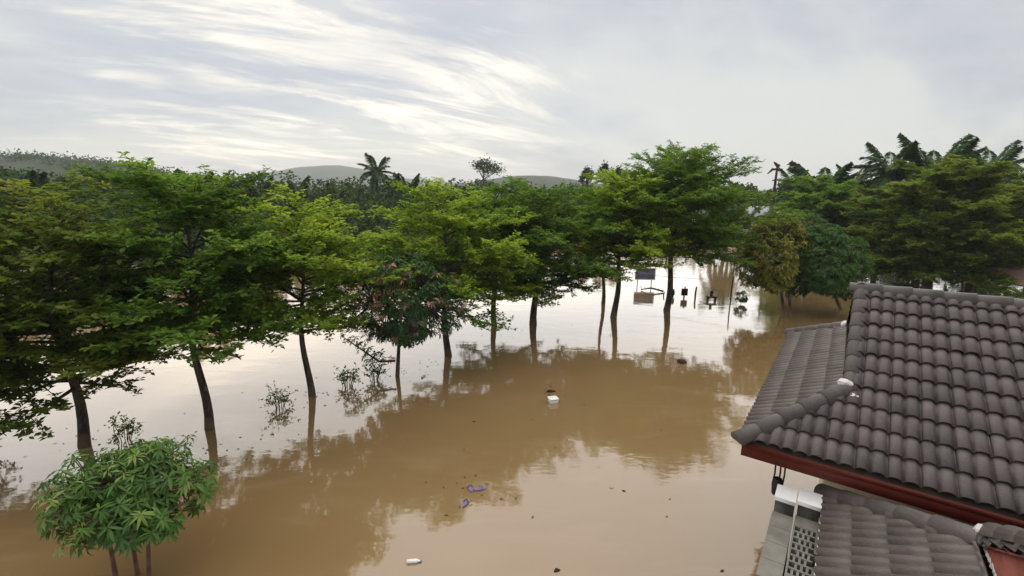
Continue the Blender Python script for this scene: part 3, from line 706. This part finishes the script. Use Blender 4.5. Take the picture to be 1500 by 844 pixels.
def poly(parent, name, pts, mat, thick=None):
    pts = np.array(pts, float); n = len(pts); mb = MB()
    if thick is None: mb.add(pts, [list(range(n))])
    else:
        mb.add(np.concatenate([pts, pts + thick]), [[i, (i + 1) % n, n + (i + 1) % n, n + i] for i in range(n)])
        mb.add(pts, [list(range(n))[::-1]]); mb.add(pts + thick, [list(range(n))])
    return obj(name, mb.mesh(name, mat), parent=parent)
def beam(parent, name, p0, p1, w_, h_, mat, zoff=0):
    """box between two points, w_ across, h_ tall, hanging below p by zoff"""
    p0, p1 = np.array(p0, float), np.array(p1, float); d = p1 - p0; L = np.linalg.norm(d); d /= L
    x = norm(np.cross(d, ZV)); z = np.cross(x, d); c = (p0 + p1) / 2 + z * zoff
    mb = MB(); mb.box((0, 0, 0), (w_, L, h_), Matrix(((x[0], d[0], z[0], c[0]), (x[1], d[1], z[1], c[1]), (x[2], d[2], z[2], c[2]), (0, 0, 0, 1))))
    return obj(name, mb.mesh(name, mat), parent=parent)
def mortar_blob(parent, p, s, seed, stretch=(1, 1, 1)):
    bm = bmesh.new(); bmesh.ops.create_icosphere(bm, subdivisions=2, radius=1); r = random.Random(seed)
    for v in bm.verts: v.co *= r.uniform(.75, 1.15)
    me = bpy.data.meshes.new('mortar'); bm.to_mesh(me); bm.free(); me.materials.append(MATS['mortar'])
    obj('mortar', me, parent=parent, mw=Matrix.Translation(p) @ Matrix.Rotation(-YAW, 4, 'Z') @ Matrix.Diagonal((s * stretch[0], s * stretch[1], s * stretch[2], 1)))

# --- house with the large grey-brown roof (Dutch gable)
CA = np.array([3.034, 5.72, 2.84]); WA = 5.85; SA = 1.02; UA = 7.5
ct, tt = math.cos(TH), math.tan(TH)
VG = SA / ct; VR = WA / 2 / ct
houseA = thing('tiled_house', CA + BV * 3.5 + AV * WA / 2 - [0, 0, CA[2]], 'house with a large grey-brown ribbed tile roof and red fascia on the right', 'house')
roofA = obj('roof', MB and (lambda mb: (mb.add(
    np.array([CA, CA + BV * UA, CA + BV * UA + AV * WA, CA + AV * WA,
              CA + BV * SA + AV * SA + ZV * SA * tt, CA + BV * SA + AV * (WA - SA) + ZV * SA * tt,
              CA + BV * SA + AV * WA / 2 + ZV * WA / 2 * tt, CA + BV * UA + AV * WA / 2 + ZV * WA / 2 * tt]) + [0, 0, -.012],
    [[0, 1, 7, 6], [2, 3, 6, 7]]), mb.add(np.array([CA, CA + AV * WA, CA + BV * SA + AV * (WA - SA) + ZV * SA * tt, CA + BV * SA + AV * SA + ZV * SA * tt]) + [0, 0, -.012], [[0, 3, 2, 1]]), mb)[2])(MB()).mesh('roof', 'dark_wood'), parent=houseA)
# the deck quads above run past the hip; replace them by exact polygons
me = bpy.data.meshes.new('roof')
D0 = lambda u, a_, z_: tuple(CA + BV * u + AV * a_ + ZV * z_ - [0, 0, .02])
vv = [D0(0, 0, 0), D0(UA, 0, 0), D0(UA, WA / 2, WA / 2 * tt), D0(SA, WA / 2, WA / 2 * tt), D0(SA, SA, SA * tt), D0(SA, WA - SA, SA * tt), D0(0, WA, 0), D0(UA, WA, 0)]
me.from_pydata(vv, [], [(0, 1, 2, 3, 4), (7, 6, 5, 3, 2), (0, 4, 5, 6)]); me.materials.append(MATS['dark_wood'])
old = roofA.data; roofA.data = me; bpy.data.meshes.remove(old)
fA = lambda v: [(1, -ct, 0)] if v < VG - .12 else [(1, 0, SA)]
tile_face(roofA, CA, BV, AV, UA, VR - .03, fA, 'roof_tile', single=lambda u, v: u < 5.3, seed=1)
fH = lambda v: [(1, -ct, 0), (-1, -ct, -WA)]
tile_face(roofA, CA + AV * WA, -AV, BV, WA, VG, fH, 'roof_tile_brown', seed=2)
fB = lambda v: [(-1, -ct, -UA)] if v < VG - .12 else [(-1, 0, -(UA - SA))]
tile_face(roofA, CA + AV * WA + BV * UA, -BV, -AV, UA, VR - .03, fB, 'roof_tile', single=lambda u, v: False, seed=3)
GA = CA + BV * SA + AV * SA + ZV * SA * tt; RA = CA + BV * SA + AV * WA / 2 + ZV * WA / 2 * tt
GA2 = CA + BV * SA + AV * (WA - SA) + ZV * SA * tt
caps(roofA, RA + BV * UA * .86 + ZV * .0, RA - BV * .05, lift=.015)
caps(roofA, CA - BV * .05 - AV * .05 - ZV * .03, GA - ZV * .0, lift=.03, name='hip_cap', plug=True)
caps(roofA, CA + AV * WA - BV * .05 + AV * .05 - ZV * .03, GA2, lift=.03, name='hip_cap')
caps(roofA, GA + BV * .05, RA + BV * .05, lift=.005, name='verge_cap', scale=.85, step=.315)
caps(roofA, GA2 + BV * .05, RA + BV * .05, lift=.005, name='verge_cap', scale=.85, step=.315)
mortar_blob(roofA, GA - BV * .02 + ZV * .125, .062, 1, (1.5, 1.0, .8)); mortar_blob(roofA, GA2 - BV * .05 + ZV * .05, .085, 2)
mortar_blob(roofA, GA + BV * .10 - AV * .10 + ZV * -.01, .05, 3)
poly(houseA, 'gable_wall', [GA + BV * .12 - ZV * .1, GA2 + BV * .12 - ZV * .1, RA + BV * .12 - ZV * .06], 'plaster_beige', BV * .1)
beam(houseA, 'fascia', CA + AV * .03 - BV * .0, CA + BV * UA + AV * .03, .03, .20, 'red_fascia', -.125)
beam(houseA, 'fascia', CA + AV * .06 + BV * .03, CA + AV * WA + BV * .03, .03, .20, 'red_fascia', -.127)
beam(houseA, 'fascia_trim', CA + AV * .012, CA + BV * UA + AV * .012, .022, .07, 'red_fascia', -.06)
poly(houseA, 'soffit', [CA + BV * .05 + AV * .05 - ZV * .2, CA + BV * UA + AV * .05 - ZV * .2, CA + BV * UA + AV * (WA - .05) - ZV * .2, CA + BV * .05 + AV * (WA - .05) - ZV * .2], 'plaster_beige', np.array([0, 0, .03]))
def wall_box(parent, C0, u0, u1, a0, a1, z0, z1, mat, name='wall'):
    poly(parent, name, [C0 * [1, 1, 0] + BV * u + AV * a_ + ZV * z0 for u, a_ in ((u0, a0), (u1, a0), (u1, a1), (u0, a1))], mat, np.array([0, 0, z1 - z0]))
wall_box(houseA, CA, .95, UA - .6, 1.0, WA - .9, -1.3, 2.63, 'plaster_beige')
for u in (2.3, 4.6):
    wall_box(houseA, CA, u, u + 1.1, .95, 1.01, .9, 2.1, 'white_paint', 'window_frame')
    wall_box(houseA, CA, u + .08, u + 1.02, .93, .96, .98, 2.02, 'black_iron', 'window_pane')

# --- nearer, lower house: brown skirt roof with hip, gutter and red gable boards
CB = np.array([3.96, 5.33, 2.30]); WB = 5.6; SB = 1.12; UB = 6.5
VGB = SB / ct
houseB = thing('porch_house', CB + BV * 3 - AV * WB / 2 - [0, 0, CB[2]], 'nearer low house with a brown tile skirt roof, red gable boards and white gutter', 'house')
me = bpy.data.meshes.new('roof')
D1 = lambda u, a_, z_: tuple(CB + BV * u - AV * a_ + ZV * z_ - [0, 0, .02])
vv = [D1(0, 0, 0), D1(UB, 0, 0), D1(UB, WB / 2, WB / 2 * tt), D1(SB, WB / 2, WB / 2 * tt), D1(SB, SB, SB * tt), D1(SB, WB - SB, SB * tt), D1(0, WB, 0), D1(UB, WB, 0)]
me.from_pydata(vv, [], [(0, 4, 3, 2, 1), (7, 2, 3, 5, 6), (0, 6, 5, 4)]); me.materials.append(MATS['dark_wood'])
roofB = obj('roof', me, parent=houseB)
fHB = lambda v: [(1, -ct, 0), (-1, -ct, -WB)]
tile_face(roofB, CB, -AV, BV, WB, VGB, fHB, 'roof_tile_brown', seed=4)
fBB = lambda v: [(-1, -ct, -UB)] if v < VGB - .12 else [(-1, 0, -(UB - SB))]
tile_face(roofB, CB + BV * UB, -BV, -AV, UB, WB / 2 / ct - .03, fBB, 'roof_tile_brown', single=lambda u, v: False, seed=5)
fNB = lambda v: [(1, -ct, 0)] if v < VGB - .12 else [(1, 0, SB)]
tile_face(roofB, CB - AV * WB, BV, AV, UB, WB / 2 / ct - .03, fNB, 'roof_tile_brown', single=lambda u, v: False, seed=6)
GB = CB + BV * SB - AV * SB + ZV * SB * tt; RB = CB + BV * SB - AV * WB / 2 + ZV * WB / 2 * tt
caps(roofB, CB - BV * .04 + AV * .04 - ZV * .03, GB, lift=.03, name='hip_cap', plug=True)
caps(roofB, CB - AV * WB, CB + BV * SB - AV * (WB - SB) + ZV * SB * tt, lift=.03, name='hip_cap')
caps(roofB, GB + BV * .10 + ZV * .08, RB + BV * .10 + ZV * .08, lift=.02, name='verge_cap', mat='roof_tile_brown', scale=1.05, step=.5)
caps(roofB, RB + BV * UB * .75, RB, lift=.015)
for k in range(30):
    p = GB - AV * (.03 + .075 * k) + BV * .05 + ZV * .015
    mortar_blob(roofB, p, .03, 20 + k, (1.0, 1.9, .75))
mortar_blob(roofB, GB + ZV * .10, .055, 18, (1, .8, 1.7)); mortar_blob(roofB, GB - BV * .03 + ZV * .03, .06, 19)
gm = BV * .05; hgt = (WB / 2 - SB) * tt; nb = 9
poly(houseB, 'gable_wall', [GB + gm + BV * .03, GB + gm + BV * .03 - AV * (WB - 2 * SB), RB + gm + BV * .03 - ZV * .05], 'plaster_beige', BV * .1)
for k in range(nb):          # red boards, one by one, recessed joints
    z0, z1 = hgt * k / nb + .012, hgt * (k + 1) / nb
    p = lambda z_, sgn: GB + gm + ZV * z_ - AV * ((z_ / tt) if sgn else (WB - 2 * SB - z_ / tt))
    if z1 > hgt * .98: z1 = hgt * .97
    poly(houseB, 'siding_board', [p(z0, 1) - BV * .016, p(z0, 0) - BV * .016, p(z1, 0), p(z1, 1)], 'red_board', BV * .03)
beam(houseB, 'gutter', CB - BV * .012 - ZV * .03, CB - AV * WB - BV * .012 - ZV * .03, .05, .08, 'white_paint', 0)
for k in range(6): 
    p = CB - AV * (.32 + .95 * k) - BV * .045 - ZV * .03
    beam(houseB, 'gutter_bracket', p, p - AV * .06, .035, .12, 'black_iron', 0)
beam(houseB, 'fascia', CB - AV * .03, CB + BV * UB - AV * .03, .03, .18, 'red_fascia', -.12)
wall_box(houseB, CB - AV * WB, .9, UB, .8, WB - .8, -1.3, 2.4, 'plaster_beige')

# --- pair of grey boundary walls with white caps under the gutter
def low_wall(u0, u1, a0, a1, z, label, mat, grille):
    P0 = CA * [1, 1, 0]
    root = thing('boundary_wall', P0 + BV * (u0 + u1) / 2 + AV * (a0 + a1) / 2, label, 'wall', 'grey boundary walls under the gutter')
    body_z = z - (.16 if grille else .06)
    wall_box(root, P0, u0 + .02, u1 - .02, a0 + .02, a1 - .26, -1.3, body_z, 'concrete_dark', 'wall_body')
    wall_box(root, P0, u0 + .01, u1 - .01, a1 - .25, a1, -1.3, z + .15, 'concrete_dark', 'pillar')  # shade of the near face under the cap is put into the colour
    wall_box(root, P0, u0 - .0, u1 + .0, a1 - .29, a1 + .02, z + .152, z + .20, 'white_paint', 'pillar_cap')
    if not grille:
        n = 4; L = (a1 - .28 - a0) / n
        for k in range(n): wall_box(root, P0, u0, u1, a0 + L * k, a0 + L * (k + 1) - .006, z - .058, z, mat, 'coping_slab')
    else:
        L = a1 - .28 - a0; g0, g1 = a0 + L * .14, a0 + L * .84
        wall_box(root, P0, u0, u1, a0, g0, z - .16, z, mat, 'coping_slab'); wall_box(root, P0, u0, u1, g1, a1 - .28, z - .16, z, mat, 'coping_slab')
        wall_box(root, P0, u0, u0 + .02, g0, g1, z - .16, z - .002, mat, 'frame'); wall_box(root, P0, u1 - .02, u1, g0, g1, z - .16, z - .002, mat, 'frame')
        na, nu_ = 8, 4
        for i in range(na + 1):      # lattice of vent blocks, open holes between
            a_ = g0 + (g1 - g0) * i / na
            wall_box(root, P0, u0 + .02, u1 - .02, a_ - .013, a_ + .013, z - .12, z - .004, mat, 'lattice_bar')
        for i in range(na):
            for j in range(1, nu_):
                u = u0 + .02 + (u1 - u0 - .04) * (j + (.5 if i % 2 else 0) - .25) / nu_
                wall_box(root, P0, u - .012, u + .012, g0 + (g1 - g0) * i / na + .013, g0 + (g1 - g0) * (i + 1) / na - .013, z - .11, z - .008, mat, 'lattice_web')
low_wall(.46, .685, -1.50, .02, 2.16, 'plain grey wall top with a white cap, left of the latticed one', 'concrete', False)
low_wall(.70, .945, -1.50, .05, 2.18, 'grey wall top with a lattice of vent holes and a white cap', 'concrete', True)
# hanging iron bracket under the roof corner
hb = thing('hanging_bracket', CA + BV * .45 + AV * .25 - ZV * .75, 'dark metal bracket hanging below the red fascia near the roof corner', 'bracket')
for du in (-.06, .0, .05):
    p = CA + BV * (.45 + du) + AV * .25
    mb = MB(); mb.tube([p - ZV * .2, p - ZV * .45 + BV * .01, p - ZV * .62], .011, 5); obj('rod', mb.mesh('rod', 'black_iron'), parent=hb)
mb = MB(); c = CA + BV * .445 + AV * .25
mb.tube([c - ZV * .52, c - ZV * .60, c - ZV * .74, c - ZV * .78], [.05, .07, .06, .02], 8); obj('holder', mb.mesh('holder', 'black_iron', True), parent=hb)

# ------------------------------------------------------------------ sign, posts and flood debris
sg = thing('sign_board', (8.55, 30.3, 0), 'blue-grey rectangular sign board standing in the flood by the tallest tree', 'sign')
mb = MB(); mb.box((8.55, 30.3, .80), (1.22, .05, .70)); obj('panel', mb.mesh('panel', 'sign_face'), parent=sg)
for (c, s_) in (((8.55, 30.27, 1.165), (1.30, .09, .05)), ((8.55, 30.27, .435), (1.30, .09, .05)), ((7.925, 30.27, .80), (.05, .09, .68)), ((9.175, 30.27, .80), (.05, .09, .68))):
    mb = MB(); mb.box(c, s_); obj('frame_rail', mb.mesh('frame_rail', 'white_paint'), parent=sg)
for x in (8.1, 9.0):
    mb = MB(); mb.tube([(x, 30.36, -1.2), (x, 30.36, 1.1)], .03, 6); obj('post', mb.mesh('post', 'grey_tin'), parent=sg)
def post(x, y, h, rr, label, kind='post', board=None):
    p = thing('wooden_post', (x, y, 0), label, 'post')
    mb = MB(); mb.tube([(x + .02, y, -1.2), (x, y, h * .5), (x + .03, y, h)], [rr, rr, rr * .8], 6); obj('shaft', mb.mesh('shaft', 'dark_wood'), parent=p)
    if board:
        mb = MB(); mb.box((x, y - .04, h * .55), board); obj('board', mb.mesh('board', 'debris_dark'), parent=p)
    mb = MB(); mb.tube([(x + .03, y, h), (x + .03, y, h + .03)], [rr * 1.25, rr * .6], 6); obj('top', mb.mesh('top', 'dark_wood'), parent=p)
post(9.95, 27.0, .62, .045, 'short post with a dark square board right of the tallest trunk', board=(.36, .05, .40))
post(10.6, 27.0, .62, .05, 'short bare post between the dark square board and the floating bench')
post(9.35, 27.2, .42, .07, 'stubby dark post directly behind the tallest trunk', board=(.2, .05, .26))
post(12.05, 25.7, 1.5, .035, 'tall thin post beside the small shrub in the water')
post(8.9, 27.4, .22, .035, 'lowest stub of a post just left of the tallest trunk')
bn = thing('floating_bench', (11.25, 26.3, 0), 'dark bench seat just above the water right of the short posts', 'bench')
mb = MB(); mb.box((11.25, 26.3, .22), (.56, .30, .06)); obj('seat', mb.mesh('seat', 'dark_wood'), parent=bn)
for x in (11.04, 11.46):
    mb = MB(); mb.box((x, 26.3, -.4), (.05, .24, 1.17)); obj('leg', mb.mesh('leg', 'dark_wood'), parent=bn)
mb = MB(); mb.box((11.28, 26.42, .40), (.14, .05, .30)); obj('back_rest', mb.mesh('back_rest', 'dark_wood'), parent=bn)
mb = MB(); q = np.linspace(0, 1, 14); mb.tube(np.stack([7.9 + 4.15 * q, 27.6 - 1.9 * q, 1.25 + .15 * q - .5 * q * (1 - q)], 1), .009, 4)
q2 = np.linspace(0, 1, 14); mb.tube(np.stack([12.05 + 4.2 * q2, 25.7 - .8 * q2, 1.4 - .5 * q2 * (1 - q2)], 1), .009, 4)
tag(obj('wire', mb.mesh('wire', 'wire')), 'thin wire strung from the tallest tree past the tall thin post', 'wire')
br = thing('fallen_branch', (8.4, 28.0, .0), 'dark fallen branch lying over the water below the sign', 'branch')
mb = MB(); mb.tube([(7.95, 28.9, .05), (8.5, 28.6, .22), (9.2, 28.4, .06)], [.03, .05, .06], 6); obj('limb', mb.mesh('limb', 'dark_wood', True), parent=br)
for k in range(6):
    x = 8.0 + .2 * k; mb = MB(); mb.tube([(x, 28.85 - .07 * k, .12), (x - .12, 28.8 - .07 * k, .30 - .02 * (k % 3))], [.02, .008], 4); obj('twig', mb.mesh('twig', 'dark_wood'), parent=br)

def lump(name, p, size, mat, label, cat, seed, rot=0.0, group='litter floating on the flood', flat=.35, extra=None):
    bm = bmesh.new(); bmesh.ops.create_icosphere(bm, subdivisions=3, radius=1); r = np.random.default_rng(seed)
    ph = r.uniform(0, 6, 6)
    for v in bm.verts:
        k = 1 + .16 * math.sin(3 * v.co.x + ph[0]) + .14 * math.sin(4 * v.co.y + ph[1]) + .12 * math.sin(5 * v.co.z + 3 * v.co.x + ph[2])
        v.co = v.co * k
    me = bpy.data.meshes.new(name); bm.to_mesh(me); bm.free(); me.materials.append(MATS[mat])
    o = obj(name, me, mw=Matrix.Translation(p) @ Matrix.Rotation(rot, 4, 'Z') @ Matrix.Diagonal((size[0] / 2, size[1] / 2, size[2] / 2, 1)))
    return tag(o, label, cat, group)
def litter(name, p, parts, label, cat, rot=0.0, group='litter floating on the flood'):
    """thing made of small shaped parts: (part name, material, builder)"""
    root = thing(name, p, label, cat, group); Mx = Matrix.Translation(p) @ Matrix.Rotation(rot, 4, 'Z')
    for nm, mat, fn in parts:
        mb = MB(); fn(mb); obj(nm, mb.mesh(nm, mat, True), parent=root, mw=Mx)
    return root
def bottle(mb): mb.tube([(-.11, 0, .02), (-.105, 0, .02), (.05, 0, .02), (.09, 0, .02), (.11, 0, .02)], [.004, .035, .035, .016, .016], 10)
def cap_(mb): mb.tube([(.11, 0, .02), (.111, 0, .02), (.13, 0, .02), (.131, 0, .02)], [.004, .019, .019, .004], 8)
def sole(mb):
    an = np.linspace(0, 2 * np.pi, 18, endpoint=False); x = .13 * np.cos(an); y = (.045 + .012 * np.cos(an)) * np.sin(an)
    v = np.concatenate([np.stack([x, y, 0 * x], 1), np.stack([x, y, 0 * x + .03], 1)]); mb.add(v, [[i, (i + 1) % 18, 18 + (i + 1) % 18, 18 + i] for i in range(18)]); mb.add(v, [list(range(18))[::-1], list(range(18, 36))])
def strap(mb): mb.tube([(.0, .05, .03), (.03, .03, .06), (.07, 0, .05), (.03, -.03, .06), (0, -.05, .03)], .008, 5)
lump('driftwood_clump', (6.16, 16.28, .02), (.36, .24, .16), 'debris_dark', 'dark clump of debris floating alone right of the middle', 'debris', 1)
lump('driftwood_clump', (1.22, 13.57, .01), (.30, .12, .10), 'debris_dark', 'small dark clump floating just behind the white foam box', 'debris', 2, .2)
def foam_base(mb): mb.add(*hull(.13, .11, 0, .10, .02))
def foam_lid(mb): mb.add(*hull(.145, .125, .102, .15, .025))
def hull(hx, hy, z0, z1, bev):
    ring = lambda x, y, z, b_: [(-x + b_, -y, z), (x - b_, -y, z), (x, -y + b_, z), (x, y - b_, z), (x - b_, y, z), (-x + b_, y, z), (-x, y - b_, z), (-x, -y + b_, z)]
    v = ring(hx * .9, hy * .9, z0, bev) + ring(hx, hy, z0 + (z1 - z0) * .8, bev) + ring(hx * .93, hy * .93, z1, bev)
    f = [[i + 8 * k, (i + 1) % 8 + 8 * k, (i + 1) % 8 + 8 * k + 8, i + 8 * k + 8] for k in range(2) for i in range(8)]
    f += [[16, 17, 18, 19], [16, 19, 20, 23], [20, 21, 22, 23]]
    return v, f
litter('foam_box', (1.23, 12.85, -.01), [('base', 'foam', foam_base), ('lid', 'foam', foam_lid)], 'white foam box floating in the middle of the water', 'box', .3)
litter('sandal', (-.60, 8.70, 0), [('sole', 'purple_plastic', sole), ('strap', 'purple_plastic', strap)], 'purple sandal floating, right one of the upper pair', 'sandal', .4, 'purple sandals')
litter('sandal', (-.80, 8.72, 0), [('sole', 'purple_plastic', sole), ('strap', 'debris_dark', strap)], 'purple sandal floating, left one of the upper pair', 'sandal', 2.0, 'purple sandals')
litter('sandal', (-.84, 8.25, 0), [('sole', 'purple_plastic', sole), ('strap', 'debris_dark', strap)], 'dark purple sandal floating below the pair', 'sandal', 1.2, 'purple sandals')
litter('bottle', (-1.55, 6.75, 0), [('body', 'foam', bottle), ('cap', 'purple_plastic', cap_)], 'pale plastic bottle floating near the bottom edge', 'bottle', .1)
litter('bottle', (-2.84, 14.61, 0), [('body', 'foam', bottle), ('cap', 'white_paint', cap_)], 'white bottle floating right of the pink-tipped tree', 'bottle', 1.3)
lump('floating_leaf', (2.1, 8.82, .0), (.11, .07, .03), 'debris_tan', 'brown scrap floating between the sandals and the roof', 'debris', 3)
lump('floating_leaf', (.78, 6.62, .0), (.10, .08, .04), 'debris_dark', 'dark scrap floating at the bottom edge', 'debris', 4, .5)
lump('floating_leaf', (-1.45, 14.05, .0), (.13, .08, .05), 'debris_tan', 'tan scrap floating below the close pair of trees', 'debris', 5)
lump('floating_leaf', (-.95, 11.6, .0), (.09, .06, .03), 'debris_dark', 'tiny dark scrap where the tree reflection ends', 'debris', 6)

r_ = np.random.default_rng(88); lf = MB(); pts = []
for (cx, cy, sx, sy, n) in ((-8.6, 10.4, 1.8, .5, 60), (-5.2, 13.2, 1.4, .5, 60), (-2.5, 15.6, 1.2, .6, 40), (1.3, 13.2, .7, .4, 16), (-.7, 8.6, .5, .4, 12), (1.5, 10.5, 3.5, 2.5, 12), (4.0, 19.5, 3.5, 1.2, 30), (3.3, 7.6, .5, .7, 4)):
    pts.append(np.stack([r_.normal(cx, sx, n), r_.normal(cy, sy, n), np.full(n, .006)], 1))
pts = np.concatenate(pts); k = len(pts)
lf.leaves(pts, np.stack([r_.normal(0, 1, k), r_.normal(0, 1, k), r_.normal(0, .06, k)], 1), np.array([0, 0, 1.]) + r_.normal(0, .12, (k, 3)), r_.uniform(.05, .11, k), r_.uniform(.025, .05, k), r_.uniform(0, 1, k))
o = obj('floating_leaf_litter', lf.mesh('floating_leaf_litter', 'debris_leaf')); tag(o, 'scattered brown leaves drifting on the flood water', 'leaf litter'); o['kind'] = 'stuff'

# ------------------------------------------------------------------ flooded shelter at the right edge
sh = thing('flooded_shelter', (31.5, 27.5, 0), 'low shelter with a pinkish roof and brown posts at the right edge', 'shelter')
for (x, y) in ((29.2, 26.6), (33.8, 26.6), (29.2, 30.0), (33.8, 30.0)):
    mb = MB(); mb.tube([(x, y, -1.2), (x, y, 1.15)], .16, 8); obj('post', mb.mesh('post', 'post_brown'), parent=sh)
v = np.array([[28.9, 26.0, 1.1], [34.2, 26.0, 1.1], [34.2, 30.6, 1.1], [28.9, 30.6, 1.1], [31.2, 28.3, 2.3], [32.0, 28.3, 2.3]])
v = np.concatenate([v, v - [0, 0, .1]])
mb = MB(); mb.add(v, [[0, 1, 5, 4], [2, 3, 4, 5], [0, 6, 7, 1], [1, 7, 8, 2], [2, 8, 9, 3], [3, 9, 6, 0], [7, 6, 10, 11], [9, 8, 11, 10]]); mb.add(v, [[1, 2, 5], [3, 0, 4], [8, 7, 11], [6, 9, 10]])
obj('roof', mb.mesh('roof', 'pink_roof'), parent=sh)

# ------------------------------------------------------------------ haze
m, t = new_mat('haze')
pv = t.node('ShaderNodeVolumePrincipled', {'Color': (.90, .92, .95, 1), 'Density': .00042, 'Anisotropy': .2})
o_ = t.node('ShaderNodeOutputMaterial'); t.l.new(pv.outputs[0], o_.inputs['Volume'])
mb = MB(); mb.box((0, 2400, 37), (9400, 5000, 82)); hz = obj('haze', mb.mesh('haze', 'haze')); hz['kind'] = 'stuff'
tag(hz, 'thin pale haze over the far hills', 'haze')
